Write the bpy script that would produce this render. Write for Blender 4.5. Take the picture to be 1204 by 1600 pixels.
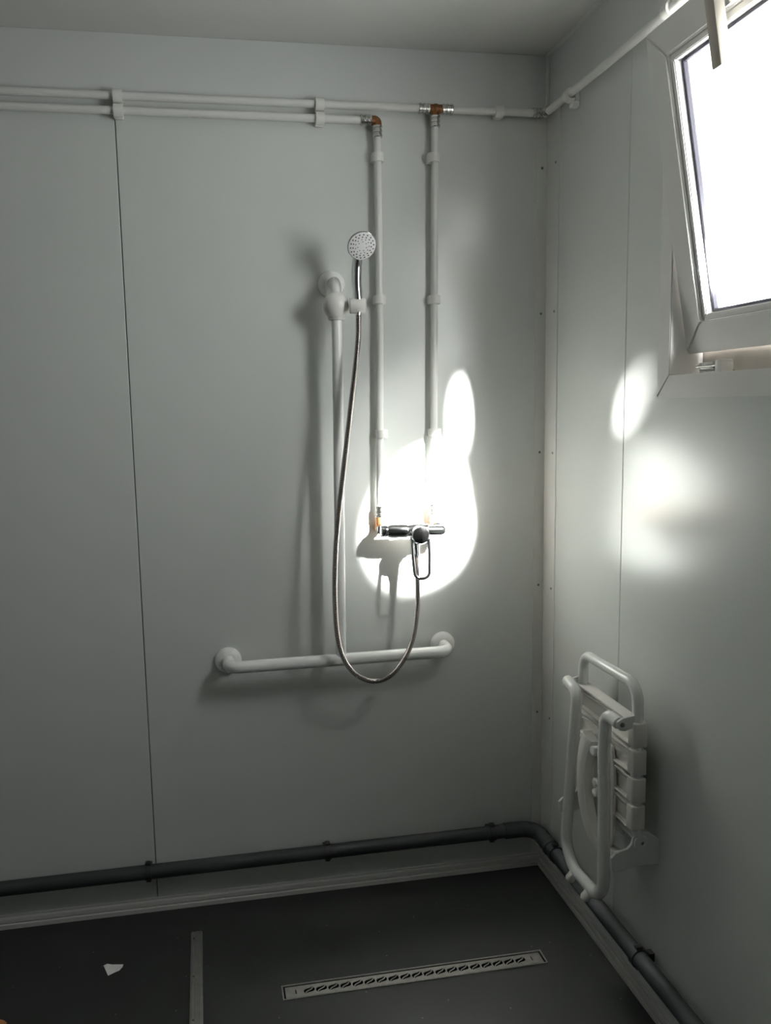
import bpy, bmesh, math, random
from mathutils import Vector, Matrix

for o in list(bpy.data.objects):
    bpy.data.objects.remove(o, do_unlink=True)
scene = bpy.context.scene
C = scene.collection
random.seed(7)

# ------------------------------------------------------------------ camera
# world: right wall is x = 0, back wall is y = 0, floor is z = 0 (metres)
yaw, pitch, roll = math.radians(9.936), math.radians(7.614), math.radians(-1.215)
fwd = Vector((math.sin(yaw)*math.cos(pitch), math.cos(yaw)*math.cos(pitch), -math.sin(pitch)))
r0 = Vector((math.cos(yaw), -math.sin(yaw), 0)); u0 = r0.cross(fwd)
rgt = r0*math.cos(roll) + u0*math.sin(roll); upv = -r0*math.sin(roll) + u0*math.cos(roll)
cam = bpy.data.cameras.new('camera')
cam.sensor_fit = 'HORIZONTAL'; cam.sensor_width = 36.0
cam.lens = 36.0*1300.0/1204.0
cam.shift_x = 57.6/1204.0; cam.shift_y = 10.2/1204.0
cam.clip_start = 0.02
co = bpy.data.objects.new('camera', cam); C.objects.link(co)
m = Matrix.Identity(4)
for i in range(3):
    m[i][0] = rgt[i]; m[i][1] = upv[i]; m[i][2] = -fwd[i]
m[0][3], m[1][3], m[2][3] = -0.9603, -2.2338, 1.3811
co.matrix_world = m
scene.camera = co

# ------------------------------------------------------------------ world and light
w = bpy.data.worlds.new('overcast_sky'); scene.world = w; w.use_nodes = True
bg = w.node_tree.nodes['Background']
bg.inputs[0].default_value = (0.99, 1.0, 0.995, 1); bg.inputs[1].default_value = 17.0

def spot(name, src, dst, power, half, blend, rad, col=(1, 0.985, 0.96)):
    l = bpy.data.lights.new(name, 'SPOT'); l.energy = power; l.color = col
    l.spot_size = 2*math.radians(half); l.spot_blend = blend; l.shadow_soft_size = rad
    o = bpy.data.objects.new(name, l); C.objects.link(o); o.location = src
    o.rotation_euler = (Vector(dst)-Vector(src)).to_track_quat('-Z', 'Y').to_euler()
    return o
# added spot lamps outside the pane, making the bright patch round the mixer
spot('added_patch_spot', (0.09, -0.98, 1.80), (-0.336, 0, 1.092), 11500, 7.9, 1.0, 0.018)
spot('added_halo_spot', (0.09, -0.98, 1.80), (-0.285, 0, 1.22), 65, 18.0, 1.0, 0.06)  # wide faint lamp added for a soft glow around that patch
spot('added_streak_spot', (0.07, -1.00, 1.72), (-0.250, 0, 1.350), 800, 2.2, 1.0, 0.012).scale = (1, 3.0, 1)  # narrow lamp added for the upright streak above the patch
# lamp added by the mixer cap for the bright spot on the right wall
spot('added_wall_spot', (-0.350, -0.122, 1.062), (0, -0.470, 1.375), 30, 8.0, 1.0, 0.006)
pl = bpy.data.lights.new('window_portal', 'AREA'); pl.shape = 'RECTANGLE'; pl.size = 0.60; pl.size_y = 0.70
pl.cycles.is_portal = True
po = bpy.data.objects.new('window_portal', pl); C.objects.link(po)
po.location = (0.085, -0.92, 1.755); po.rotation_euler = (0, math.radians(90), 0)
po.rotation_euler = Vector((-1, 0, 0)).to_track_quat('-Z', 'Z').to_euler()

vs = scene.view_settings
vs.view_transform = 'Standard'; vs.look = 'None'; vs.exposure = 0.28; vs.gamma = 1.0; vs.use_curve_mapping = False

# ------------------------------------------------------------------ materials
def mat(name, col, rough=0.4, metal=0.0, spec=0.5, noise=0.0, nscale=30, bump=0.0, bscale=200, coat=0.0):
    M = bpy.data.materials.new(name); M.use_nodes = True
    nt = M.node_tree; b = nt.nodes['Principled BSDF']
    b.inputs['Base Color'].default_value = (*col, 1); b.inputs['Roughness'].default_value = rough
    b.inputs['Metallic'].default_value = metal; b.inputs['Specular IOR Level'].default_value = spec
    b.inputs['Coat Weight'].default_value = coat
    tc = nt.nodes.new('ShaderNodeTexCoord')
    if noise:
        n = nt.nodes.new('ShaderNodeTexNoise'); n.inputs['Scale'].default_value = nscale; n.inputs['Detail'].default_value = 5
        nt.links.new(tc.outputs['Object'], n.inputs['Vector'])
        r = nt.nodes.new('ShaderNodeValToRGB')
        r.color_ramp.elements[0].position = 0.3; r.color_ramp.elements[1].position = 0.7
        r.color_ramp.elements[0].color = (*[c*(1-noise) for c in col], 1)
        r.color_ramp.elements[1].color = (*[min(1, c*(1+noise)) for c in col], 1)
        nt.links.new(n.outputs['Fac'], r.inputs['Fac']); nt.links.new(r.outputs['Color'], b.inputs['Base Color'])
    if bump:
        n = nt.nodes.new('ShaderNodeTexNoise'); n.inputs['Scale'].default_value = bscale; n.inputs['Detail'].default_value = 3
        nt.links.new(tc.outputs['Object'], n.inputs['Vector'])
        bp = nt.nodes.new('ShaderNodeBump'); bp.inputs['Strength'].default_value = bump; bp.inputs['Distance'].default_value = 0.002
        nt.links.new(n.outputs['Fac'], bp.inputs['Height']); nt.links.new(bp.outputs['Normal'], b.inputs['Normal'])
    return M

M_WALL = mat('painted_steel_panel', (0.705, 0.728, 0.702), 0.235, 0, 0.80, 0.012, 6, 0.02, 60)
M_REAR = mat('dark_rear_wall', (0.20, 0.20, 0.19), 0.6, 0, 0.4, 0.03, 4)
M_FASCIA = mat('painted_steel_fascia', (0.69, 0.71, 0.70), 0.40, 0, 0.45, 0.012, 6)
M_CEIL = mat('ceiling_sheet', (0.70, 0.70, 0.67), 0.5, 0, 0.4, 0.012, 5)
M_TRIM = mat('white_trim', (0.74, 0.74, 0.71), 0.38, 0, 0.5, 0.01, 12)
M_SKIRT = mat('plastic_skirting', (0.62, 0.61, 0.59), 0.45, 0, 0.45, 0.01, 8)
M_GAP = mat('dark_joint', (0.11, 0.11, 0.105), 0.9)
M_PIPE = mat('white_multilayer_pipe', (0.80, 0.80, 0.77), 0.30, 0, 0.5, 0.01, 30)
M_CLIP = mat('white_plastic_clip', (0.86, 0.85, 0.81), 0.35, 0, 0.5, 0.01, 30)
M_CHROME = mat('chrome', (0.78, 0.78, 0.80), 0.08, 1.0, 0.5, 0.01, 20)
M_STEEL = mat('crimped_steel', (0.62, 0.61, 0.59), 0.22, 1.0, 0.5, 0.04, 60)
M_HOSE = mat('steel_hose', (0.42, 0.385, 0.37), 0.24, 1.0, 0.5, 0.03, 60)
M_BRASS = mat('brass_fitting', (0.25, 0.115, 0.045), 0.42, 0.75, 0.5, 0.15, 120)
M_ENAMEL = mat('white_enamel', (0.89, 0.895, 0.875), 0.18, 0, 0.5, 0.008, 10)
M_PLASTIC = mat('white_plastic', (0.82, 0.80, 0.77), 0.32, 0, 0.5, 0.01, 15)
M_SEATPL = mat('cream_plastic', (0.88, 0.85, 0.81), 0.38, 0, 0.45, 0.015, 15)
M_HEADFACE = mat('shower_face', (0.80, 0.79, 0.79), 0.4, 0, 0.5, 0.01, 30)
M_NOZZLE = mat('grey_nozzle', (0.12, 0.12, 0.125), 0.6, 0, 0.4, 0.05, 60)
M_PVC = mat('grey_pvc_pipe', (0.034, 0.037, 0.040), 0.62, 0, 0.5, 0.06, 20)
M_PVCDARK = mat('dark_grey_clip', (0.025, 0.026, 0.028), 0.5, 0, 0.45, 0.06, 20)
M_ALU = mat('brushed_aluminium', (0.52, 0.51, 0.49), 0.42, 1.0, 0.5, 0.08, 40)
M_DRAIN = mat('brushed_steel_grate', (0.62, 0.59, 0.56), 0.5, 1.0, 0.5, 0.10, 60)
M_PIT = mat('dark_channel', (0.015, 0.015, 0.015), 0.7)
M_SCREW = mat('dark_screw', (0.25, 0.24, 0.22), 0.4, 0.8, 0.5, 0.05, 60)
M_PVCWIN = mat('white_window_plastic', (0.80, 0.79, 0.765), 0.28, 0, 0.5, 0.008, 10)
M_REBATE = mat('grimy_rebate_plastic', (0.62, 0.57, 0.51), 0.45, 0, 0.45, 0.10, 14)
M_GASKET = mat('black_gasket', (0.035, 0.033, 0.05), 0.6, 0, 0.4, 0.05, 30)
M_HANDLE = mat('beige_handle', (0.50, 0.46, 0.40), 0.4, 0, 0.5, 0.04, 25)
M_PAPER = mat('torn_paper', (0.80, 0.77, 0.77), 0.85, 0, 0.2, 0.03, 60)
M_RED = mat('red_mark', (0.6, 0.03, 0.02), 0.4); M_BLUE = mat('blue_mark', (0.05, 0.12, 0.6), 0.4)
M_ORANGE = mat('orange_brown_scrap', (0.40, 0.16, 0.05), 0.7, 0, 0.3, 0.2, 60)

def floor_mat():
    M = bpy.data.materials.new('speckled_dark_vinyl'); M.use_nodes = True
    nt = M.node_tree; b = nt.nodes['Principled BSDF']
    tc = nt.nodes.new('ShaderNodeTexCoord')
    n = nt.nodes.new('ShaderNodeTexNoise'); n.inputs['Scale'].default_value = 3.5; n.inputs['Detail'].default_value = 6
    nt.links.new(tc.outputs['Object'], n.inputs['Vector'])
    r = nt.nodes.new('ShaderNodeValToRGB')
    r.color_ramp.elements[0].position = 0.3; r.color_ramp.elements[1].position = 0.75
    r.color_ramp.elements[0].color = (0.023, 0.024, 0.023, 1); r.color_ramp.elements[1].color = (0.031, 0.032, 0.031, 1)
    nt.links.new(n.outputs['Fac'], r.inputs['Fac'])
    v = nt.nodes.new('ShaderNodeTexVoronoi'); v.inputs['Scale'].default_value = 38
    nt.links.new(tc.outputs['Object'], v.inputs['Vector'])
    lt = nt.nodes.new('ShaderNodeMath'); lt.operation = 'LESS_THAN'; lt.inputs[1].default_value = 0.085
    nt.links.new(v.outputs['Distance'], lt.inputs[0])
    sep = nt.nodes.new('ShaderNodeSeparateColor'); nt.links.new(v.outputs['Color'], sep.inputs[0])
    gt = nt.nodes.new('ShaderNodeMath'); gt.operation = 'GREATER_THAN'; gt.inputs[1].default_value = 0.72
    nt.links.new(sep.outputs[0], gt.inputs[0])
    mu = nt.nodes.new('ShaderNodeMath'); mu.operation = 'MULTIPLY'
    nt.links.new(lt.outputs[0], mu.inputs[0]); nt.links.new(gt.outputs[0], mu.inputs[1])
    mx = nt.nodes.new('ShaderNodeMix'); mx.data_type = 'RGBA'
    nt.links.new(mu.outputs[0], mx.inputs['Factor']); nt.links.new(r.outputs['Color'], mx.inputs['A'])
    mx.inputs['B'].default_value = (0.13, 0.13, 0.125, 1)
    nt.links.new(mx.outputs['Result'], b.inputs['Base Color'])
    b.inputs['Roughness'].default_value = 0.5; b.inputs['Specular IOR Level'].default_value = 0.35
    n2 = nt.nodes.new('ShaderNodeTexNoise'); n2.inputs['Scale'].default_value = 260
    nt.links.new(tc.outputs['Object'], n2.inputs['Vector'])
    bp = nt.nodes.new('ShaderNodeBump'); bp.inputs['Strength'].default_value = 0.15; bp.inputs['Distance'].default_value = 0.001
    nt.links.new(n2.outputs['Fac'], bp.inputs['Height']); nt.links.new(bp.outputs['Normal'], b.inputs['Normal'])
    return M
M_FLOOR = floor_mat()

def glass_mat():
    M = bpy.data.materials.new('window_glass'); M.use_nodes = True
    nt = M.node_tree; nt.nodes.clear()
    out = nt.nodes.new('ShaderNodeOutputMaterial'); t = nt.nodes.new('ShaderNodeBsdfTransparent')
    t.inputs[0].default_value = (0.97, 0.98, 0.975, 1)
    g = nt.nodes.new('ShaderNodeBsdfGlossy'); g.inputs['Roughness'].default_value = 0.02
    lw = nt.nodes.new('ShaderNodeLayerWeight'); lw.inputs['Blend'].default_value = 0.5
    pw = nt.nodes.new('ShaderNodeMath'); pw.operation = 'POWER'; pw.inputs[1].default_value = 5
    nt.links.new(lw.outputs['Facing'], pw.inputs[0])
    f = nt.nodes.new('ShaderNodeMath'); f.operation = 'MULTIPLY_ADD'; f.inputs[1].default_value = 0.9; f.inputs[2].default_value = 0.04
    nt.links.new(pw.outputs[0], f.inputs[0])
    mx = nt.nodes.new('ShaderNodeMixShader')
    nt.links.new(f.outputs[0], mx.inputs[0]); nt.links.new(t.outputs[0], mx.inputs[1]); nt.links.new(g.outputs[0], mx.inputs[2])
    nt.links.new(mx.outputs[0], out.inputs[0])
    return M
M_GLASS = glass_mat()

# ------------------------------------------------------------------ mesh helpers
def bx(bm, a, b, bev=0.0, M=None, seg=2):
    lo = [min(p, q) for p, q in zip(a, b)]; hi = [max(p, q) for p, q in zip(a, b)]
    vs_ = [bm.verts.new((x, y, z)) for x in (lo[0], hi[0]) for y in (lo[1], hi[1]) for z in (lo[2], hi[2])]
    fs = [(0, 1, 3, 2), (4, 6, 7, 5), (0, 4, 5, 1), (2, 3, 7, 6), (0, 2, 6, 4), (1, 5, 7, 3)]
    nf = [bm.faces.new([vs_[i] for i in f]) for f in fs]
    if M is not None:
        for v in vs_: v.co = M @ v.co
    if bev:
        ed = list({e for f in nf for e in f.edges})
        bmesh.ops.bevel(bm, geom=ed, offset=bev, segments=seg, affect='EDGES', profile=0.5)

def frame_at(d, ref=None):
    d = d.normalized()
    a = ref if ref is not None else (Vector((0, 0, 1)) if abs(d.z) < 0.9 else Vector((1, 0, 0)))
    u = (a - d*a.dot(d)).normalized(); return u, d.cross(u)

def tube(bm, pts, rad, n=14, caps=True, flat=1.0):
    pts = [Vector(p) for p in pts]; k = len(pts)
    rs = rad if isinstance(rad, (list, tuple)) else [rad]*k
    rings = []; u = None
    for i in range(k):
        if i == 0: d = pts[1]-pts[0]
        elif i == k-1: d = pts[-1]-pts[-2]
        else: d = (pts[i+1]-pts[i]).normalized() + (pts[i]-pts[i-1]).normalized()
        u, v = frame_at(d, u)
        rings.append([bm.verts.new(pts[i] + (u*math.cos(2*math.pi*j/n)*flat + v*math.sin(2*math.pi*j/n))*rs[i]) for j in range(n)])
    for i in range(k-1):
        for j in range(n):
            bm.faces.new((rings[i][j], rings[i][(j+1) % n], rings[i+1][(j+1) % n], rings[i+1][j]))
    if caps:
        bm.faces.new(list(reversed(rings[0]))); bm.faces.new(rings[-1])

def smooth(pts, sub=6):
    P = [Vector(p) for p in pts]; out = []
    for i in range(len(P)-1):
        p0 = P[max(i-1, 0)]; p1 = P[i]; p2 = P[i+1]; p3 = P[min(i+2, len(P)-1)]
        for s in range(sub):
            t = s/sub
            out.append(0.5*((2*p1) + (p2-p0)*t + (2*p0-5*p1+4*p2-p3)*t*t + (3*p1-p0-3*p2+p3)*t**3))
    out.append(P[-1]); return out

def fillet(pts, rad, seg=7):
    P = [Vector(p) for p in pts]; out = [P[0]]
    for i in range(1, len(P)-1):
        r = rad[i-1] if isinstance(rad, (list, tuple)) else rad
        a = (P[i-1]-P[i]); b = (P[i+1]-P[i]); ang = a.angle(b)
        t = min(r/math.tan(ang/2), a.length*0.49, b.length*0.49); r = t*math.tan(ang/2)
        a.normalize(); b.normalize(); bis = (a+b).normalized(); c = P[i] + bis*(r/math.sin(ang/2))
        s = P[i]+a*t-c; e = P[i]+b*t-c
        for k in range(seg+1):
            out.append(c + s.normalized().slerp(e.normalized(), k/seg)*s.length if r > 1e-6 else P[i])
    out.append(P[-1]); return out

def cyl(bm, a, b, r, n=20, r2=None, bev=0.0):
    a = Vector(a); b = Vector(b); r2 = r if r2 is None else r2
    if bev:
        d = (b-a).normalized()
        tube(bm, [a, a+d*bev*0.3, a+d*bev, b-d*bev, b-d*bev*0.3, b], [r-bev, r-bev*0.3, r, r2, r2-bev*0.3, r2-bev], n)
    else:
        tube(bm, [a, b], [r, r2], n)

def lathe(bm, base, axis, prof, n=28):
    base = Vector(base); d = Vector(axis).normalized()
    pts = [base + d*h for r, h in prof]
    u, v = frame_at(d); rings = []
    for (r, h), p in zip(prof, pts):
        rings.append([bm.verts.new(p + (u*math.cos(2*math.pi*j/n)+v*math.sin(2*math.pi*j/n))*max(r, 1e-5)) for j in range(n)])
    for i in range(len(rings)-1):
        for j in range(n):
            bm.faces.new((rings[i][j], rings[i][(j+1) % n], rings[i+1][(j+1) % n], rings[i+1][j]))
    bm.faces.new(list(reversed(rings[0]))); bm.faces.new(rings[-1])

def prism(bm, poly, off, bev=0.0):
    off = Vector(off)
    a = [bm.verts.new(p) for p in poly]; b = [bm.verts.new(Vector(p)+off) for p in poly]; n = len(poly)
    fs = [bm.faces.new(a), bm.faces.new(list(reversed(b)))]
    for i in range(n): fs.append(bm.faces.new((a[i], b[i], b[(i+1) % n], a[(i+1) % n])))
    if bev:
        bmesh.ops.bevel(bm, geom=list({e for f in fs for e in f.edges}), offset=bev, segments=2, affect='EDGES')

def sphere(bm, c, r, sx=1, sy=1, sz=1, u=24, v=14):
    bmesh.ops.create_uvsphere(bm, u_segments=u, v_segments=v, radius=r,
                              matrix=Matrix.Translation(c) @ Matrix.Diagonal((sx, sy, sz, 1)))

def new():
    return bmesh.new()

def obj(name, bm, mt, parent=None, label=None, sm=True, group=None, kind=None):
    bmesh.ops.recalc_face_normals(bm, faces=bm.faces[:])
    c = sum((v.co for v in bm.verts), Vector())/max(1, len(bm.verts))
    lo = Vector([min(v.co[i] for v in bm.verts) for i in range(3)]); hi = Vector([max(v.co[i] for v in bm.verts) for i in range(3)])
    c = (lo+hi)/2
    for v in bm.verts: v.co -= c
    me = bpy.data.meshes.new(name); bm.to_mesh(me); bm.free()
    me.materials.append(mt)
    if sm:
        for p in me.polygons: p.use_smooth = True
        me.set_sharp_from_angle(angle=math.radians(38))
    o = bpy.data.objects.new(name, me); C.objects.link(o); o.location = c
    adopt(o, parent)
    if label: o['label'] = label
    if group: o['group'] = group
    if kind: o['kind'] = kind
    return o

WL = {}
def wloc(o):
    return WL.get(o.name, o.location.copy())
def adopt(o, parent):
    WL[o.name] = o.location.copy()
    if parent is not None:
        o.parent = parent
        o.location = o.location - wloc(parent)      # parents are never rotated or scaled

def thing(name, label, cat, loc, group=None, kind=None):
    o = bpy.data.objects.new(name, None); C.objects.link(o); o.location = loc
    o.empty_display_size = 0.05; WL[o.name] = Vector(loc)
    o['label'] = label
    if cat: o['category'] = cat
    if group: o['group'] = group
    if kind: o['kind'] = kind
    return o

def clone(src, name, loc, parent=None):
    o = src.copy(); C.objects.link(o); o.name = name; o.parent = None
    o.location = loc; adopt(o, parent); return o

def tag(o, label, cat, kind=None, group=None):
    o['label'] = label
    if cat: o['category'] = cat
    if kind: o['kind'] = kind
    if group: o['group'] = group
    return o

# ------------------------------------------------------------------ room shell
XL, YF, H = -2.62, -3.05, 2.30          # left wall, wall behind the camera, ceiling
SX, SY = -1.134, -0.448                 # panel joints on the back and the right wall
ZF = 2.150                              # lower edge of the fascia
DX0, DX1, DY0, DY1 = -0.8235, -0.169, -0.436, -0.392    # floor drain

# floor with a slot for the channel drain
bm = new()
fx0, fx1, fy0, fy1 = XL-0.1, 0.1, YF-0.1, 0.1
for a, b in (((fx0, fy0), (fx1, DY0)), ((fx0, DY1), (fx1, fy1)), ((fx0, DY0), (DX0, DY1)), ((DX1, DY0), (fx1, DY1))):
    bx(bm, (a[0], a[1], -0.10), (b[0], b[1], 0))
tag(obj('floor', bm, M_FLOOR, sm=False), 'dark grey speckled vinyl floor of the shower room', 'floor', 'structure')

bm = new(); bx(bm, (XL-0.1, YF-0.1, H), (0.1, 0.1, H+0.08))
tag(obj('ceiling', bm, M_CEIL, sm=False), 'plain light grey ceiling above the shower', 'ceiling', 'structure')

G = 0.0011
def panel(parent, a, b, name='wall_panel', mt=None, bev=0.0012):
    bm = new(); bx(bm, a, b, bev, seg=1); return obj(name, bm, mt or M_WALL, parent, sm=False)

bm = new(); bx(bm, (XL-0.1, 0.022, -0.1), (0.1, 0.10, H+0.08))
wb = obj('wall_back', bm, M_GAP, sm=False); tag(wb, 'back wall of smooth pale grey-green panels behind the shower', 'wall', 'structure')
panel(wb, (SX+G, 0, 0), (0.022, 0.022, ZF-0.002)); panel(wb, (XL, 0, 0), (SX-G, 0.022, ZF-0.002))
panel(wb, (XL, 0, ZF), (0.022, 0.022, H), 'fascia', M_FASCIA)

# right wall with the window opening
WY0, WY1, WZ0, WZ1 = -1.226, -0.612, 1.394, 2.108
def holed(bm, x0, x1, y0, y1, z0, z1):
    bx(bm, (x0, y0, z0), (x1, y1, WZ0)); bx(bm, (x0, y0, WZ1), (x1, y1, z1))
    bx(bm, (x0, y0, WZ0), (x1, WY0, WZ1)); bx(bm, (x0, WY1, WZ0), (x1, y1, WZ1))
bm = new(); holed(bm, 0.022, 0.08, YF-0.1, 0.022, -0.1, H+0.08)
wr = obj('wall_right', bm, M_GAP, sm=False); tag(wr, 'right wall of smooth pale grey-green panels around the window', 'wall', 'structure')
panel(wr, (0, SY+G, 0), (0.022, 0.0, ZF-0.002))
bm = new(); holed(bm, 0, 0.022, SY-1.134+G, SY-G, 0, ZF-0.002); obj('wall_panel', bm, M_WALL, wr, sm=False)
panel(wr, (0, YF, 0), (0.022, SY-1.134-G, ZF-0.002))
panel(wr, (0, YF, ZF), (0.022, 0, H), 'fascia', M_FASCIA)

bm = new(); bx(bm, (XL-0.10, YF-0.1, -0.1), (XL, 0.022, H+0.08))
tag(obj('wall_left', bm, M_WALL, sm=False), 'plain pale wall closing the room on the left', 'wall', 'structure')
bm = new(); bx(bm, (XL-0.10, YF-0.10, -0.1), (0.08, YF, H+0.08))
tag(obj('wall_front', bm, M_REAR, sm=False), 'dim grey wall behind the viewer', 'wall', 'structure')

# corner angle with its screws
tr = thing('trim_1', 'white angle strip screwed into the corner between back and right wall', 'trim', (-0.01, -0.01, 0.03), kind='structure')
bm = new()
prism(bm, [(-0.032, 0, 0.03), (-0.032, -0.0016, 0.03), (-0.0016, -0.0016, 0.03), (-0.0016, -0.078, 0.03), (0, -0.078, 0.03), (0, 0, 0.03)], (0, 0, ZF-0.005-0.03))
obj('angle_strip', bm, M_TRIM, tr, sm=False)
sz = (2.013, 1.627, 1.2435, 0.860, 0.477)
bm = new(); lathe(bm, (-0.016, -0.0012, sz[0]), (0, -1, 0), [(0.0036, 0), (0.0036, 0.001), (0.0026, 0.002), (0.0008, 0.0024)], 12); s0 = obj('screw', bm, M_SCREW, tr)
bm = new(); lathe(bm, (-0.0012, -0.058, sz[0]), (-1, 0, 0), [(0.0036, 0), (0.0036, 0.001), (0.0026, 0.002), (0.0008, 0.0024)], 12); s1 = obj('screw', bm, M_SCREW, tr)
for z in sz[1:]:
    clone(s0, 'screw', (wloc(s0).x, wloc(s0).y, z), tr); clone(s1, 'screw', (wloc(s1).x, wloc(s1).y, z), tr)
bm = new(); bx(bm, (-0.010, YF, H-0.006), (0, 0, H))
tag(obj('trim_2', bm, M_TRIM, sm=False), 'thin pale bead where the ceiling meets the right wall', 'trim', 'structure')
bm = new(); bx(bm, (-0.008, -0.008, ZF), (0, 0, H-0.006), 0.0015)
tag(obj('trim_3', bm, M_TRIM, sm=False), 'short upright bead in the corner above the pipes', 'trim', 'structure')

# ridged skirting
def skirt_prof(f):
    return [f(0, 0), f(0.0155, 0), f(0.0155, 0.0120), f(0.0140, 0.0135), f(0.0085, 0.0137), f(0.0085, 0.0165), f(0.0120, 0.0167), f(0.0112, 0.0270), f(0.0100, 0.0285), f(0.0040, 0.0287), f(0.0040, 0.0330), f(0.0, 0.0345)]
bm = new(); prism(bm, skirt_prof(lambda d, z: (XL, -d, z)), (-XL, 0, 0))
tag(obj('baseboard_back', bm, M_SKIRT, sm=False), 'low ridged pale skirting along the foot of the back wall', 'skirting', 'structure')
bm = new(); prism(bm, skirt_prof(lambda d, z: (-d, YF, z)), (0, -YF-0.015, 0))
tag(obj('baseboard_right', bm, M_SKIRT, sm=False), 'low ridged pale skirting along the foot of the right wall', 'skirting', 'structure')

# ------------------------------------------------------------------ window (bottom-hung sash tilted into the room)
FY0, FY1, FZ0, FZ1 = -1.236, -0.604, 1.386, 2.116
FW = 0.046
wn = thing('window_1', 'white plastic window on the right wall with its sash tilted inwards', 'window', (0, (FY0+FY1)/2, FZ0), kind='structure')
wf = bpy.data.objects.new('window_frame', None); C.objects.link(wf); wf.location = (0, (FY0+FY1)/2, FZ0); adopt(wf, wn)

def miter_ring(parent, names, y0, y1, z0, z1, fw, x0, x1, mt, M=None, bev=0.002, tb=None):
    """four mitred members of a rectangular ring, x0 is the room side"""
    for side in range(4):
        oq = [(y0, z0), (y1, z0), (y1, z1), (y0, z1)]; iq = [(y0+fw, z0+fw), (y1-fw, z0+fw), (y1-fw, z1-fw), (y0+fw, z1-fw)]
        a, b = oq[side], oq[(side+1) % 4]; c, d = iq[(side+1) % 4], iq[side]
        g = 0.00035
        poly = [Vector((x0, *a)), Vector((x0, *b)), Vector((x0, *c)), Vector((x0, *d))]
        cen = sum(poly, Vector())/4
        poly = [p + (cen-p).normalized()*g for p in poly]
        bm = new(); prism(bm, poly, (x1-x0, 0, 0), bev)
        if M is not None:
            for v in bm.verts: v.co = M @ v.co
        obj(names, bm, mt, parent)
miter_ring(wf, 'frame_member', FY0, FY1, FZ0, FZ1, FW, -0.012, 0.0645, M_PVCWIN)
for y0_, y1_, z0_, z1_ in ((FY0+0.02, FY1-0.02, FZ0+0.02, FZ0+0.105), (FY0+0.02, FY1-0.02, FZ1-0.056, FZ1-0.02)):
    bm = new(); bx(bm, (0.0650, y0_, z0_), (0.078, y1_, z1_), 0.001); obj('rebate', bm, M_REBATE, wf)
# shutter guides outside
for y in (FY0+0.055, FY1-0.055):
    bm = new(); bx(bm, (0.078, y-0.014, FZ0+0.02), (0.098, y+0.014, FZ1-0.02), 0.002); obj('shutter_guide', bm, M_ALU, wf)
bm = new(); bx(bm, (0.022, -0.775, FZ0+FW+0.0002), (0.050, -0.702, FZ0+FW+0.006), 0.001); obj('hinge_plate', bm, M_STEEL, wf)
bm = new(); bx(bm, (0.014, -0.760, FZ0+FW+0.006), (0.022, -0.712, FZ0+FW+0.021), 0.002)
cyl(bm, (0.016, -0.772, FZ0+FW+0.014), (0.016, -0.704, FZ0+FW+0.014), 0.0035, 12); obj('hinge', bm, M_STEEL, wf)
bm = new(); bx(bm, (0.004, -0.800, FZ0+FW), (0.03, -0.779, FZ0+FW+0.024), 0.003); obj('striker', bm, M_PVCWIN, wf)

# sash, built upright in its own axes, then tilted about its foot
SW, SH = 0.530, 0.612
tilt = math.radians(10.3)
SM = Matrix.Translation((0.022, -0.656-SW/2, 1.473)) @ Matrix.Rotation(-tilt, 4, 'Y')
ws = bpy.data.objects.new('window_sash', None); C.objects.link(ws); ws.location = (0.022, -0.656-SW/2, 1.473); adopt(ws, wn)
hw = SW/2
miter_ring(ws, 'sash_member', -hw, hw, 0, SH, 0.060, 0.0, 0.040, M_PVCWIN, SM, 0.003)
miter_ring(ws, 'glazing_bead', -hw+0.0605, hw-0.0605, 0.0605, SH-0.0605, 0.013, 0.006, 0.026, M_PVCWIN, SM, 0.002)
miter_ring(ws, 'gasket', -hw+0.0735, hw-0.0735, 0.0735, SH-0.0735, 0.006, 0.020, 0.030, M_GASKET, SM, 0.001)
miter_ring(ws, 'outer_lip', -hw+0.0605, hw-0.0605, 0.0605, SH-0.0605, 0.014, 0.033, 0.040, M_PVCWIN, SM, 0.002)
bm = new(); bx(bm, (0.027, -hw+0.064, 0.064), (0.031, hw-0.064, SH-0.064), 0, SM); obj('glass_pane', bm, M_GLASS, ws, sm=False)
# handle on the top rail, its lever hanging down
bm = new(); bx(bm, (-0.012, -0.016, SH-0.060), (0.0, 0.016, SH-0.004), 0.004, SM)
cyl(bm, SM @ Vector((-0.012, 0, SH-0.030)), SM @ Vector((-0.034, 0, SH-0.030)), 0.010, 18); obj('handle_base', bm, M_STEEL, ws)
bm = new()
bx(bm, (-0.047, -0.0130, SH-0.153), (-0.026, 0.0130, SH-0.018), 0.004, SM); obj('handle_lever', bm, M_HANDLE, ws, 'beige lever of the window handle hanging down')

# ------------------------------------------------------------------ water pipes
PD, PR = 0.022, 0.0095
def sleeve(parent, a, b, n=2):
    bm = new(); a = Vector(a); b = Vector(b); L = (b-a)
    pts, rs = [], []
    for t, r in ((0, .0115), (.06, .0135), (.22, .0135), (.27, .0112), (.36, .0112), (.41, .0132), (.59, .0132), (.64, .0112), (.73, .0112), (.78, .0135), (.94, .0135), (1, .0115)):
        pts.append(a+L*t); rs.append(r)
    tube(bm, pts, rs, 18); return obj('crimp_sleeve', bm, M_STEEL, parent)

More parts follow.
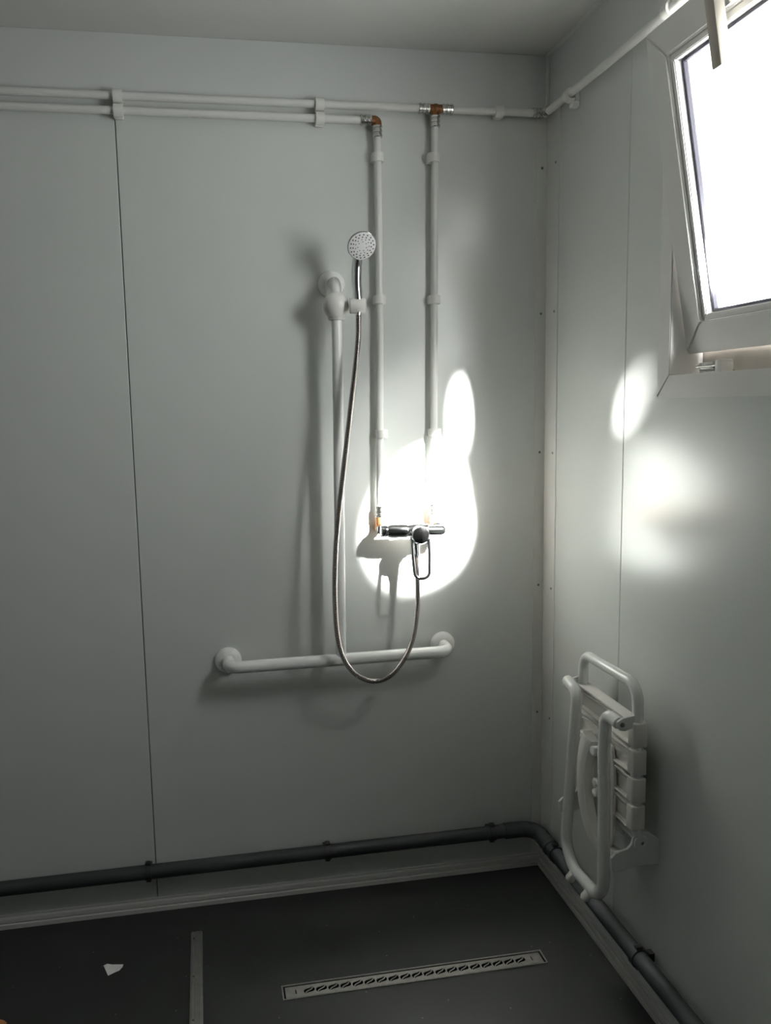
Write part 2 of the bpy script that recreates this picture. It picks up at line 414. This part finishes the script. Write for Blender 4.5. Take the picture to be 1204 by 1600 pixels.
def clip_mesh(axis):
    """U-shaped snap clip with foot; axis 'x','z','y' is the pipe direction; built round the origin of the pipe axis"""
    bm = new(); w2 = 0.011
    ro, ri = 0.0160, 0.0100; prof = []
    for k in range(0, 15):
        a = math.radians(-130 + 260*k/14); prof.append((ro*math.cos(a), ro*math.sin(a)))
    for k in range(14, -1, -1):
        a = math.radians(-130 + 260*k/14); prof.append((ri*math.cos(a), ri*math.sin(a)))
    n = len(prof)
    # profile plane: (out of wall, across); extrude along the pipe
    def P(o, c, l):
        if axis == 'x': return (l, -o, c)
        if axis == 'z': return (c, -o, l)
        return (-o, l, c)
    A = [bm.verts.new(P(o, c, -w2)) for o, c in prof]; B = [bm.verts.new(P(o, c, w2)) for o, c in prof]
    h = 15
    for i in range(n): bm.faces.new((A[i], A[(i+1) % n], B[(i+1) % n], B[i]))
    for i in range(h-1):
        bm.faces.new((A[i], A[n-1-i], A[n-2-i], A[i+1])); bm.faces.new((B[i+1], B[n-2-i], B[n-1-i], B[i]))
    return bm
def clip_foot(bm, axis):
    def P(o, c, l):
        if axis == 'x': return (l, -o, c)
        if axis == 'z': return (c, -o, l)
        return (-o, l, c)
    bx(bm, P(-PD+0.0003, -0.0160, -0.011), P(-0.0098, 0.0160, 0.011), 0.002)
    if axis == 'y': bx(bm, P(-PD+0.0003, -0.0290, -0.011), P(-0.0030, -0.0150, 0.011), 0.002)
    return bm
CL = {}
def clip(parent, axis, at):
    if axis not in CL:
        bm = clip_mesh(axis); clip_foot(bm, axis)
        o = obj('pipe_clip', bm, M_CLIP, None); CL[axis] = (o.data, Vector(o.location)); o.location += Vector(at); WL[o.name] = o.location.copy(); adopt(o, parent); return o
    me, c = CL[axis]
    o = bpy.data.objects.new('pipe_clip', me); C.objects.link(o); o.location = c + Vector(at); adopt(o, parent); return o

Z1, Z2 = 2.146, 2.112
# upper run: along the back wall, tee with a drop to the mixer, round the corner and along the right wall
wp = thing('water_pipe', 'upper white water pipe running round the corner with brass tee and drop to mixer', 'pipe', (-0.322, -PD, 1.07))
TX = -0.320
def seg(parent, pts, mt=M_PIPE, r=PR, name='pipe'):
    bm = new(); tube(bm, pts, r, 18); return obj(name, bm, mt, parent)
seg(wp, [(XL+0.003, -PD, Z1+0.002), (TX-0.026, -PD, Z1)])
seg(wp, [(TX+0.026, -PD, Z1), (-0.034, -PD, Z1)])
seg(wp, [(TX-0.002, -PD, Z1-0.026), (TX-0.008, -PD, 1.62), (TX-0.013, -PD, 1.082)])
seg(wp, [(-PD, -0.034, Z1-0.004), (-PD, -0.40, Z1-0.010), (-PD, YF+0.003, Z1-0.010)])
sleeve(wp, (TX-0.046, -PD, Z1), (TX-0.016, -PD, Z1)); sleeve(wp, (TX+0.016, -PD, Z1), (TX+0.046, -PD, Z1))
sleeve(wp, (TX-0.002, -PD, Z1-0.016), (TX-0.002, -PD, Z1-0.046))
bm = new(); cyl(bm, (TX-0.018, -PD, Z1), (TX+0.018, -PD, Z1), 0.0115, 18, bev=0.002); cyl(bm, (TX-0.001, -PD, Z1), (TX-0.002, -PD, Z1-0.018), 0.0105, 18)
sphere(bm, (TX, -PD, Z1), 0.0135); obj('tee', bm, M_BRASS, wp, 'brass tee fitting')
sleeve(wp, (-0.054, -PD, Z1), (-0.028, -PD, Z1)); sleeve(wp, (-PD, -0.028, Z1), (-PD, -0.056, Z1-0.002))
bm = new(); tube(bm, fillet([(-0.032, -PD, Z1), (-PD, -PD, Z1), (-PD, -0.032, Z1)], 0.008), 0.0112, 16); obj('elbow', bm, M_BRASS, wp, 'brass corner elbow')
for x in (-1.123, -0.6255): clip(wp, 'x', (x, -PD, Z1))
clip(wp, 'x', (-0.148, -PD, Z1))
for z in (2.024, 1.662, 1.308): clip(wp, 'z', (TX-0.007, -PD, z))
for y in (-0.183, -0.632): clip(wp, 'y', (-PD, y, Z1-0.010))
sleeve(wp, (TX-0.0135, -PD, 1.112), (TX-0.0135, -PD, 1.080))
bm = new(); cyl(bm, (TX-0.0135, -PD, 1.086), (TX-0.0135, -PD, 1.050), 0.0115, 18, bev=0.002); sphere(bm, (TX-0.0135, -PD, 1.050), 0.0135)
cyl(bm, (TX-0.0135, -PD, 1.050), (TX-0.0135, -0.047, 1.050), 0.0115, 18); cyl(bm, (TX-0.0135, -0.0006, 1.050), (TX-0.0135, -PD, 1.050), 0.008, 14)
obj('wall_elbow', bm, M_BRASS, wp, 'brass elbow at the mixer')

# lower run
EX = -0.479
lp = thing('water_pipe', 'lower white water pipe ending in a brass elbow and dropping to the left of mixer', 'pipe', (EX, -PD, 1.07))
seg(lp, [(XL+0.003, -PD, Z2+0.001), (EX-0.014, -PD, Z2)])
seg(lp, [(EX+0.003, -PD, Z2-0.014), (EX+0.002, -PD, 1.62), (EX-0.006, -PD, 1.085)])
sleeve(lp, (EX-0.042, -PD, Z2), (EX-0.012, -PD, Z2)); sleeve(lp, (EX+0.003, -PD, Z2-0.012), (EX+0.003, -PD, Z2-0.042))
bm = new(); tube(bm, fillet([(EX-0.016, -PD, Z2), (EX+0.003, -PD, Z2), (EX+0.003, -PD, Z2-0.016)], 0.009), 0.0118, 16); obj('elbow', bm, M_BRASS, lp, 'brass elbow fitting')
for x in (-1.123, -0.6255): clip(lp, 'x', (x, -PD, Z2))
for z in (2.021, 1.662, 1.308): clip(lp, 'z', (EX+0.003, -PD, z))
sleeve(lp, (EX-0.006, -PD, 1.112), (EX-0.006, -PD, 1.080))
bm = new(); cyl(bm, (EX-0.007, -PD, 1.086), (EX-0.007, -PD, 1.052), 0.0115, 18, bev=0.002); sphere(bm, (EX-0.007, -PD, 1.052), 0.0135)
cyl(bm, (EX-0.007, -PD, 1.052), (EX-0.007, -0.047, 1.052), 0.0115, 18); cyl(bm, (EX-0.007, -0.0006, 1.052), (EX-0.007, -PD, 1.052), 0.008, 14)
obj('wall_elbow', bm, M_BRASS, lp, 'brass elbow at the mixer')

# ------------------------------------------------------------------ mixer tap
mx = thing('shower_mixer', 'chrome lever shower mixer on the back wall below the two pipes', 'mixer tap', (-0.405, -0.07, 1.03))
MY, MZ = -0.072, 1.050
for x in (EX-0.007, TX-0.0135):
    bm = new(); bx0 = x
    lathe(bm, (x, -0.047, MZ), (0, -1, 0), [(0.013, 0), (0.0165, 0.0015), (0.0165, 0.012), (0.014, 0.0135), (0.014, 0.020)], 6)
    obj('union_nut', bm, M_CHROME, mx)
bm = new()
lathe(bm, (-0.497, MY, MZ), (1, 0, -0.03), [(0.006, 0), (0.0145, 0.001), (0.0172, 0.004), (0.0172, 0.010), (0.0150, 0.012), (0.0172, 0.014), (0.0172, 0.018), (0.0165, 0.020), (0.0200, 0.030), (0.0205, 0.068), (0.0205, 0.072), (0.0175, 0.074), (0.0180, 0.084), (0.020, 0.088), (0.020, 0.130), (0.0145, 0.134), (0.0140, 0.170), (0.0125, 0.177), (0.008, 0.181), (0.001, 0.182)], 32)
obj('body', bm, M_CHROME, mx)
ax = Vector((-0.10, -1.0, 0.04)).normalized(); hc = Vector((-0.392, MY, 1.0385))
bm = new(); lathe(bm, hc + ax*0.004, ax, [(0.022, 0), (0.0235, 0.006), (0.0235, 0.022), (0.0225, 0.024), (0.0245, 0.026), (0.0250, 0.034), (0.0245, 0.042), (0.021, 0.047), (0.012, 0.0495), (0.001, 0.050)], 32)
cap = obj('handle_cap', bm, M_CHROME, mx)
cu = Vector((1, 0, 0)); cu = (cu - ax*cu.dot(ax)).normalized(); cv = cu.cross(ax)
if cv.z < 0: cv = -cv
for du, mt in ((-0.010, M_RED), (0.011, M_BLUE)):
    bm = new(); lathe(bm, hc + ax*0.0500 + cu*du - cv*0.013, ax, [(0.0018, -0.003), (0.0018, 0.0006)], 12); obj('temperature_mark', bm, mt, cap)
bm = new(); f = hc + ax*0.036
loop = fillet([f - cu*0.023 - cv*0.004, f - cu*0.0225 - cv*0.060 + ax*0.012, f - cu*0.019 - cv*0.114 + ax*0.02, f + cu*0.019 - cv*0.114 + ax*0.02, f + cu*0.0225 - cv*0.060 + ax*0.012, f + cu*0.023 - cv*0.004], [0.3, 0.017, 0.017, 0.3], 8)
tube(bm, loop, 0.0046, 12); obj('lever', bm, M_CHROME, mx, 'open chrome loop lever')
bm = new(); lathe(bm, (-0.403, MY-0.006, MZ-0.010), (0, -0.12, -1), [(0.012, 0), (0.012, 0.020), (0.0105, 0.022), (0.0125, 0.024), (0.0125, 0.040), (0.009, 0.043)], 20); obj('hose_outlet', bm, M_CHROME, mx)

# ------------------------------------------------------------------ grab rail
gr = thing('grab_rail', 'white enamelled inverted T-shaped grab rail on the back wall', 'grab rail', (-0.61, 0, 0.70))
GB = 0.074
def flange(at):
    bm = new(); lathe(bm, at, (0, -1, 0), [(0.0355, 0), (0.0365, 0.003), (0.0355, 0.009), (0.031, 0.0145), (0.023, 0.0175), (0.0205, 0.018)], 36)
    return obj('flange', bm, M_ENAMEL, gr)
for at in ((-0.912, 0, 0.703), (-0.306, 0, 0.705), (-0.603, 0, 1.703)): flange(at)
bm = new(); tube(bm, fillet([(-0.912, -0.012, 0.703), (-0.912, -GB, 0.702), (-0.306, -GB, 0.704), (-0.306, -0.012, 0.705)], 0.046, 10), 0.0165, 22); obj('horizontal_bar', bm, M_ENAMEL, gr)
bm = new(); tube(bm, fillet([(-0.603, -0.012, 1.703), (-0.602, -GB, 1.702), (-0.602, -GB, 1.50), (-0.611, -GB, 0.704)], 0.042, 10), 0.0140, 22); obj('vertical_bar', bm, M_ENAMEL, gr)

# slider on the upright bar
sl = thing('shower_holder', 'white ball-shaped hand shower holder clamped on the upright grab rail', 'holder', (-0.602, -GB, 1.60))
bm = new(); sphere(bm, (-0.604, -GB-0.006, 1.639), 0.0345, 0.98, 0.95, 1.02, 36, 22); obj('ball_clamp', bm, M_PLASTIC, sl)
bm = new(); lathe(bm, (-0.602, -GB, 1.614), (0, 0, -1), [(0.022, 0), (0.0225, 0.006), (0.0195, 0.0105), (0.0142, 0.0115)], 28); obj('collar', bm, M_PLASTIC, sl)
bm = new(); lathe(bm, (-0.574, -0.109, 1.6355), (1, -0.10, -0.02), [(0.010, 0), (0.0185, 0.001), (0.0192, 0.003), (0.0192, 0.038), (0.0182, 0.040), (0.001, 0.0405)], 32); obj('cradle', bm, M_PLASTIC, sl)

# ------------------------------------------------------------------ hand shower
hs = thing('hand_shower', 'hand shower with round white nozzle face and chrome handle in its holder', 'hand shower', (-0.553, -0.125, 1.62))
hn = Vector((0.07, -0.84, -0.54)).normalized(); hcn = Vector((-0.5485, -0.150, 1.7765))
hx = smooth([(-0.5530, -0.1115, 1.6505), (-0.5555, -0.1125, 1.690), (-0.5550, -0.1170, 1.732), (-0.5515, -0.1280, 1.762), tuple(hcn - hn*0.012)], 6)
nr = len(hx); bm = new(); tube(bm, hx, [0.0118 + 0.0014*math.sin(min(1, i/nr*1.2)*math.pi) for i in range(nr)], 24); obj('handle', bm, M_CHROME, hs)
bm = new(); lathe(bm, hcn - hn*0.020, hn, [(0.010, 0), (0.020, 0.003), (0.030, 0.010), (0.0355, 0.018), (0.0368, 0.0215), (0.0358, 0.0245), (0.0345, 0.0250)], 40); hd = obj('shower_head', bm, M_CHROME, hs)
bm = new(); lathe(bm, hcn + hn*0.0035, hn, [(0.0350, 0), (0.0347, 0.002), (0.029, 0.0036), (0.015, 0.0044), (0.001, 0.0045)], 40); obj('nozzle_face', bm, M_HEADFACE, hd, 'white perforated spray face')
hu, hv = frame_at(hn); bm = new()
for rr, cnt, ph in ((0.0292, 18, 0), (0.0232, 15, 0.1), (0.0172, 11, 0.2), (0.0115, 7, 0.0)):
    for k in range(cnt):
        a = 2*math.pi*k/cnt + ph; p = hcn + hn*(0.0066 - 0.0008*(rr/0.03)) + (hu*math.cos(a)+hv*math.sin(a))*rr
        lathe(bm, p, hn, [(0.0021, 0), (0.0020, 0.0015), (0.0008, 0.0018)], 7)
obj('nozzles', bm, M_NOZZLE, hd, kind='stuff')

# hose with wound rings
ho = thing('shower_hose', 'ribbed steel shower hose hanging in a loop from hand shower to mixer', 'hose', (-0.53, -0.116, 0.65))
hp = [(-0.552, -0.112, 1.617), (-0.5545, -0.117, 1.56), (-0.562, -0.124, 1.503), (-0.578, -0.126, 1.391), (-0.598, -0.125, 1.245), (-0.616, -0.122, 1.113), (-0.627, -0.12, 0.995), (-0.631, -0.12, 0.876), (-0.625, -0.12, 0.771), (-0.606, -0.12, 0.709), (-0.575, -0.118, 0.670), (-0.533, -0.116, 0.650), (-0.490, -0.114, 0.657), (-0.450, -0.11, 0.694), (-0.419, -0.105, 0.753), (-0.403, -0.1, 0.839), (-0.400, -0.092, 0.918), (-0.4025, -0.084, 1.000)]
pp = smooth(hp, 40)
acc = [0.0]
for i in range(1, len(pp)): acc.append(acc[-1] + (pp[i]-pp[i-1]).length)
def at_len(s):
    import bisect
    i = min(max(bisect.bisect_left(acc, s), 1), len(acc)-1)
    t = (s-acc[i-1])/max(1e-9, acc[i]-acc[i-1]); return pp[i-1].lerp(pp[i], t)
pit = 0.0046; L = acc[-1]; pts, rs = [], []; s = 0.0; k = 0
while s < L:
    pts.append(at_len(s)); rs.append((0.0062, 0.0076, 0.0076, 0.0062)[k % 4]); k += 1
    s += (0.0007, 0.0016, 0.0007, 0.0016)[k % 4]
bm = new(); tube(bm, pts, rs, 12); obj('hose', bm, M_HOSE, ho)
bm = new(); lathe(bm, pp[0]+Vector((0, 0.001, 0.020)), (pp[20]-pp[0]), [(0.0085, 0), (0.0090, 0.004), (0.0085, 0.018), (0.0072, 0.026)], 18); obj('end_nut', bm, M_CHROME, ho)
bm = new(); lathe(bm, pp[-1]+Vector((0, 0, 0.002)), (pp[-20]-pp[-1]), [(0.0105, 0), (0.0108, 0.004), (0.0105, 0.016), (0.0078, 0.026)], 18); obj('end_nut', bm, M_CHROME, ho)

# ------------------------------------------------------------------ folding shower seat, folded up against the right wall
st = thing('folding_seat', 'white folding shower seat folded up against the right wall below the window', 'shower seat', (0, -0.51, 0.36))
YR, YLft = -0.640, -0.378
XS = -0.056
PZ = 0.417
# wall brackets
for y in (YR-0.004, YLft+0.004):
    bm = new(); t = 0.0035
    prism(bm, [(0, y-t, 0.362), (0, y-t, 0.420), (-0.026, y-t, 0.437), (-0.040, y-t, 0.4415), (-0.052, y-t, 0.440), (-0.062, y-t, 0.430), (-0.066, y-t, 0.414), (-0.075, y-t, 0.404), (-0.104, y-t, 0.398), (-0.114, y-t, 0.388), (-0.112, y-t, 0.360), (-0.098, y-t, 0.352), (-0.060, y-t, 0.364)], (0, 2*t, 0), 0.0008)
    obj('wall_bracket', bm, M_ENAMEL, st, sm=False)
    bm = new(); sgn = -1
    lathe(bm, (-0.044, y-0.003, PZ), (0, sgn, 0), [(0.0175, 0), (0.018, 0.002), (0.017, 0.0045), (0.0075, 0.005), (0.0072, 0.0035)], 28); pv = obj('pivot_disc', bm, M_ENAMEL, st)
    bm = new(); lathe(bm, (-0.044, y-0.0052, PZ), (0, sgn, 0), [(0.0055, 0), (0.0052, 0.002), (0.003, 0.003), (0.001, 0.0031)], 6); obj('bolt', bm, M_SCREW, pv)
bm = new(); bx(bm, (-0.006, YR, 0.362), (0, YLft, 0.415), 0.001); bx(bm, (-0.03, -0.54, 0.375), (-0.006, -0.47, 0.405), 0.003); obj('wall_plate', bm, M_ENAMEL, st)
# seat frame loop
bm = new(); tube(bm, fillet([(-0.045, YR, PZ-0.004), (XS, YR, 0.46), (XS, YR, 0.774), (XS, YLft, 0.770), (XS, YLft, 0.46), (-0.045, YLft, PZ-0.004)], [0.1, 0.040, 0.040, 0.1], 9), 0.0123, 18); obj('seat_frame', bm, M_ENAMEL, st)
bm = new(); cyl(bm, (-0.044, YR, PZ), (-0.044, YLft, PZ), 0.0085, 14); obj('pivot_rod', bm, M_ENAMEL, st)
# four slats, hollow side to the room
z0 = 0.448
for i in range(4):
    a, b = z0 + 0.0632*i, z0 + 0.0632*(i+1) - 0.0062
    bm = new()
    bx(bm, (-0.0610, YR+0.0115, a+0.0015), (-0.048, YLft-0.0115, b-0.0015), 0.001)
    for z in (a+0.0005, b-0.0050): bx(bm, (-0.072, YR+0.011, z), (-0.040, YLft-0.011, z+0.0045), 0.0012)
    bx(bm, (-0.0665, YR+0.011, b-0.0180), (-0.050, YLft-0.011, b-0.0150), 0.001)
    sl_ = obj('slat', bm, M_SEATPL, st)
    for y, s_ in ((YR, -1), (YLft, 1)):
        bm = new(); bx(bm, (-0.0715, y-0.0135, a), (-0.0385, y+0.0130, b), 0.004, seg=3); obj('end_cap', bm, M_SEATPL, sl_)
# leg brackets and leg
for y in (YR-0.004, YLft+0.004):
    bm = new()
    prism(bm, [(-0.058, y-0.003, 0.712), (-0.094, y-0.003, 0.706), (-0.106, y-0.003, 0.699), (-0.108, y-0.003, 0.688), (-0.100, y-0.003, 0.679), (-0.088, y-0.003, 0.677), (-0.058, y-0.003, 0.686)], (0, 0.006, 0), 0.0008); lb = obj('leg_bracket', bm, M_ENAMEL, st, sm=False)
    bm = new(); lathe(bm, (-0.095, y-0.003, 0.692), (0, -1, 0), [(0.0055, 0), (0.0052, 0.002), (0.003, 0.003), (0.001, 0.0031)], 10); obj('bolt', bm, M_SCREW, lb)
leg = fillet([(-0.098, YR+0.003, 0.692), (-0.104, -0.590, 0.700), (-0.108, -0.593, 0.600), (-0.113, -0.615, 0.262), (-0.113, -0.408, 0.256), (-0.108, -0.445, 0.620), (-0.104, -0.447, 0.698), (-0.098, YLft-0.003, 0.704)], [0.03, 0.3, 0.055, 0.070, 0.3, 0.03], 9)
bm = new(); tube(bm, leg, 0.0138, 20); lg = obj('leg_frame', bm, M_ENAMEL, st)
for y in (-0.475, -0.555):
    bm = new(); tube(bm, [(-0.112, y, 0.262), (-0.122, y, 0.249), (-0.130, y, 0.240), (-0.134, y, 0.236)], [0.011, 0.0115, 0.0115, 0.007], 16); obj('foot', bm, M_SEATPL, lg)
# curved stay between the leg arms
cv_pts = smooth([(-0.092, -0.494, 0.606), (-0.098, -0.482, 0.560), (-0.100, -0.481, 0.506), (-0.098, -0.488, 0.440), (-0.092, -0.512, 0.384), (-0.078, -0.545, 0.352), (-0.060, -0.585, 0.345)], 6)
bm = new(); k = len(cv_pts)
for i in range(k):
    pass
secs = []
for i, p in enumerate(cv_pts):
    d = (cv_pts[min(i+1, k-1)] - cv_pts[max(i-1, 0)]).normalized(); ou = Vector((-1, 0, 0)); ou = (ou - d*ou.dot(d)).normalized(); sd = d.cross(ou)
    wdt = 0.022*(1-0.3*i/k); hgt = 0.013
    secs.append([bm.verts.new(p + ou*a*hgt + sd*b*wdt) for a, b in ((1, -0.55), (1, 0.55), (0.6, 1), (-1, 1), (-1, -1), (0.6, -1))])
for i in range(k-1):
    for j in range(6): bm.faces.new((secs[i][j], secs[i][(j+1) % 6], secs[i+1][(j+1) % 6], secs[i+1][j]))
bm.faces.new(secs[0]); bm.faces.new(list(reversed(secs[-1])))
cs = obj('curved_stay', bm, M_SEATPL, st)
bm = new(); prism(bm, [(-0.074, -0.466, 0.600), (-0.074, -0.500, 0.612), (-0.074, -0.560, 0.606), (-0.074, -0.575, 0.560), (-0.074, -0.575, 0.400), (-0.074, -0.560, 0.362), (-0.074, -0.500, 0.390), (-0.074, -0.462, 0.450), (-0.074, -0.456, 0.530)], (0.008, 0, 0), 0.0015)
obj('stay_plate', bm, M_SEATPL, st, sm=False)
for y, z, r in ((-0.500, 0.583, 0.012), (-0.512, 0.512, 0.010), (-0.512, 0.487, 0.010)):
    bm = new(); cyl(bm, (-0.070, y-0.026, z), (-0.104, y-0.026, z), r, 20, bev=0.003); obj('stay_knob', bm, M_ENAMEL, cs)
bm = new(); lathe(bm, (-0.074, -0.520, 0.541), (-1, 0, 0), [(0.0045, 0), (0.004, 0.002), (0.001, 0.0025)], 10); obj('bolt', bm, M_SCREW, cs)
bm = new(); sphere(bm, (-0.102, -0.408, 0.468), 0.010, 0.8, 1, 1, 16, 10); obj('leg_stop', bm, M_ENAMEL, lg)

# ------------------------------------------------------------------ grey waste pipe
dp = thing('waste_pipe', 'dark grey plastic waste pipe running low along both walls round the corner', 'pipe', (-0.05, -0.05, 0.11))
DD, DZ, DR = 0.034, 0.132, 0.0195
bm = new(); cyl(bm, (XL, -DD, DZ-0.004), (-0.115, -DD, DZ), DR, 24); obj('pipe', bm, M_PVC, dp)
bm = new(); cyl(bm, (-DD, -0.135, DZ), (-DD, YF, DZ-0.006), DR, 24); obj('pipe', bm, M_PVC, dp)
bm = new(); tube(bm, fillet([(-0.128, -DD, DZ), (-DD, -DD, DZ), (-DD, -0.150, DZ)], 0.045, 9), 0.0225, 24); obj('elbow', bm, M_PVC, dp)
bm = new(); tube(bm, [(-DD, -0.142, DZ), (-DD, -0.146, DZ), (-DD, -0.152, DZ), (-DD, -0.156, DZ)], [0.0226, 0.0245, 0.0245, 0.0226], 24); obj('elbow_collar', bm, M_PVCDARK, dp)
def dclip(axis, at):
    bm = new(); n = 20; wd = 0.0085
    def P(o, c, l): return (at+l, -DD-o, DZ+c) if axis == 'x' else (-DD-o, at+l, DZ+c)
    A = []
    for l, in ((-wd,), (wd,)):
        A.append([[bm.verts.new(P(r*math.cos(2*math.pi*k/n), r*math.sin(2*math.pi*k/n), l)) for k in range(n)] for r in (0.0197, 0.0232)])
    for k in range(n):
        j = (k+1) % n
        bm.faces.new((A[0][1][k], A[0][1][j], A[1][1][j], A[1][1][k])); bm.faces.new((A[0][0][k], A[1][0][k], A[1][0][j], A[0][0][j]))
        bm.faces.new((A[0][0][k], A[0][0][j], A[0][1][j], A[0][1][k])); bm.faces.new((A[1][0][k], A[1][1][k], A[1][1][j], A[1][0][j]))
    bx(bm, P(-0.0339, -0.010, -wd), P(-0.0190, 0.010, wd))
    bx(bm, P(-0.006, 0.0215, -wd*0.8), P(0.010, 0.0290, wd*0.8), 0.002); bx(bm, P(-0.006, -0.0275, -wd*0.8), P(0.008, -0.0215, wd*0.8), 0.002)
    obj('pipe_clip', bm, M_PVCDARK, dp)
for x in (-1.152, -0.6565, -0.168, -2.1): dclip('x', x)
for y in (-0.182, -0.634, -1.4): dclip('y', y)

# ------------------------------------------------------------------ channel drain
dr = thing('floor_drain', 'brushed steel channel drain with S-shaped slots set in the floor', 'drain', ((DX0+DX1)/2, (DY0+DY1)/2, -0.02))
bm = new()
bx(bm, (DX0, DY0, -0.045), (DX1, DY1, -0.040)); bx(bm, (DX0, DY0, -0.040), (DX0+0.002, DY1, 0)); bx(bm, (DX1-0.002, DY0, -0.040), (DX1, DY1, 0))
bx(bm, (DX0+0.002, DY0, -0.040), (DX1-0.002, DY0+0.002, 0)); bx(bm, (DX0+0.002, DY1-0.002, -0.040), (DX1-0.002, DY1, 0)); obj('channel', bm, M_PIT, dr, sm=False)
bm = new()
for a, b in (((DX0-0.003, DY0-0.003), (DX1+0.003, DY0)), ((DX0-0.003, DY1), (DX1+0.003, DY1+0.003)), ((DX0-0.003, DY0), (DX0, DY1)), ((DX1, DY0), (DX1+0.003, DY1))):
    bx(bm, (*a, 0.0002), (*b, 0.0018))
obj('rim', bm, M_DRAIN, dr, sm=False)
def cut_plate(name, outer, holes, z, th, mt, parent):
    cu_ = bpy.data.curves.new(name, 'CURVE'); cu_.dimensions = '2D'; cu_.fill_mode = 'BOTH'; cu_.extrude = th/2
    for lp_ in [outer] + holes:
        sp = cu_.splines.new('POLY'); sp.points.add(len(lp_)-1); sp.use_cyclic_u = True
        for i, (x, y) in enumerate(lp_): sp.points[i].co = (x, y, 0, 1)
    t = bpy.data.objects.new('tmp', cu_); C.objects.link(t)
    dg = bpy.context.evaluated_depsgraph_get(); me = bpy.data.meshes.new_from_object(t.evaluated_get(dg))
    bpy.data.objects.remove(t, do_unlink=True); me.name = name
    bm = new(); bm.from_mesh(me); bpy.data.meshes.remove(me)
    bmesh.ops.remove_doubles(bm, verts=bm.verts[:], dist=1e-6)
    for v in bm.verts: v.co.z += z
    return obj(name, bm, mt, parent, sm=False)
gy = (DY0+DY1)/2; gw = (DY1-DY0)/2-0.0035
outer = [(DX0+0.005, gy-gw), (DX1-0.005, gy-gw), (DX1-0.005, gy+gw), (DX0+0.005, gy+gw)]
holes = []
NS = 19; xs0 = DX0+0.062; xs1 = DX1-0.060
for i in range(NS):
    cx = xs0 + (xs1-xs0)*i/(NS-1)
    for sgn in (1, -1):
        # a comma: fat crescent on one side of a slanted S
        top, bot = [], []; ln = 0.0155
        for k in range(11):
            t = k/10; px = -ln + 2*ln*t
            mid = 0.0020*math.sin(2*math.pi*t)
            wd_ = math.sin(math.pi*t)
            top.append((px, mid + 0.0012 + 0.0080*wd_**0.8*(1.0 + 0.3*math.cos(math.pi*t)) if 0 < k < 10 else 0.0012))
            bot.append((px, mid + 0.0012 if 0 < k < 10 else 0.0012))
        poly = top + list(reversed(bot[1:-1]))
        ca, sa = math.cos(math.radians(46)), math.sin(math.radians(46))
        out = []
        for (x, y) in poly:
            x, y = x*sgn, y*sgn
            out.append((cx + x*ca - y*sa, gy + x*sa + y*ca))
        holes.append(out)
for cx in (DX0+0.030, DX1-0.030):
    holes.append([(cx-0.0013, gy-0.008), (cx+0.0013, gy-0.008), (cx+0.0013, gy+0.008), (cx-0.0013, gy+0.008)])
cut_plate('grate', outer, holes, -0.001, 0.002, M_DRAIN, dr)

# ------------------------------------------------------------------ floor strip, paper, scrap
ts = thing('floor_strip', 'narrow ribbed aluminium strip screwed to the floor left of the drain', 'strip', (-1.03, -1.0, 0))
bm = new()
prof = [(-1.0430, 0), (-1.0425, 0.0022), (-1.0380, 0.0042), (-1.0340, 0.0042), (-1.0335, 0.0034), (-1.0320, 0.0034), (-1.0315, 0.0044), (-1.0230, 0.0044), (-1.0225, 0.0036), (-1.0210, 0.0036), (-1.0205, 0.0042), (-1.0165, 0.0040), (-1.0125, 0.0020), (-1.0120, 0)]
prism(bm, [(x, -0.135, z) for x, z in prof], (0, -1.6, 0)); obj('strip', bm, M_ALU, ts, sm=False)
for y in (-0.165, -0.315, -0.465, -0.615, -0.765):
    bm = new(); lathe(bm, (-1.0345, y, 0.0036), (0, 0, 1), [(0.0032, 0), (0.0030, 0.0012), (0.001, 0.0015)], 10); obj('screw', bm, M_SCREW, ts)

bm = new()
pc = Vector((-1.236, -0.242, 0)); k_ = 0.0018
sh = [(162, 1508), (167, 1507), (172, 1508), (177, 1513), (180, 1517), (186, 1515), (191, 1511), (190.5, 1514), (186, 1518), (180, 1520), (171, 1525), (167, 1518)]
poly = [pc + Vector(((x-175)*0.00168, -(y-1515)*0.0025, 0)) for x, y in sh]
top = [bm.verts.new(p + Vector((0, 0, 0.0022 + 0.0018*math.sin(i*1.3)))) for i, p in enumerate(poly)]
bot = [bm.verts.new(v.co - Vector((0, 0, 0.0006))) for v in top]
n = len(top)
bm.faces.new(top); bm.faces.new(list(reversed(bot)))
for i in range(n):
    j = (i+1) % n; bm.faces.new((top[i], bot[i], bot[j], top[j]))
bmesh.ops.triangulate(bm, faces=[f for f in bm.faces if len(f.verts) > 4])
tag(obj('paper_scrap', bm, M_PAPER, sm=False), 'small torn scrap of white paper lying on the dark floor', 'paper')
bm = new(); sphere(bm, (-1.478, -0.395, 0.006), 0.020, 1.2, 0.9, 0.32, 14, 8)
for v in bm.verts: v.co += Vector((random.uniform(-1, 1), random.uniform(-1, 1), random.uniform(-0.3, 0.3)))*0.0022
tag(obj('floor_scrap', bm, M_ORANGE), 'small orange-brown scrap on the floor at the left edge', 'scrap')
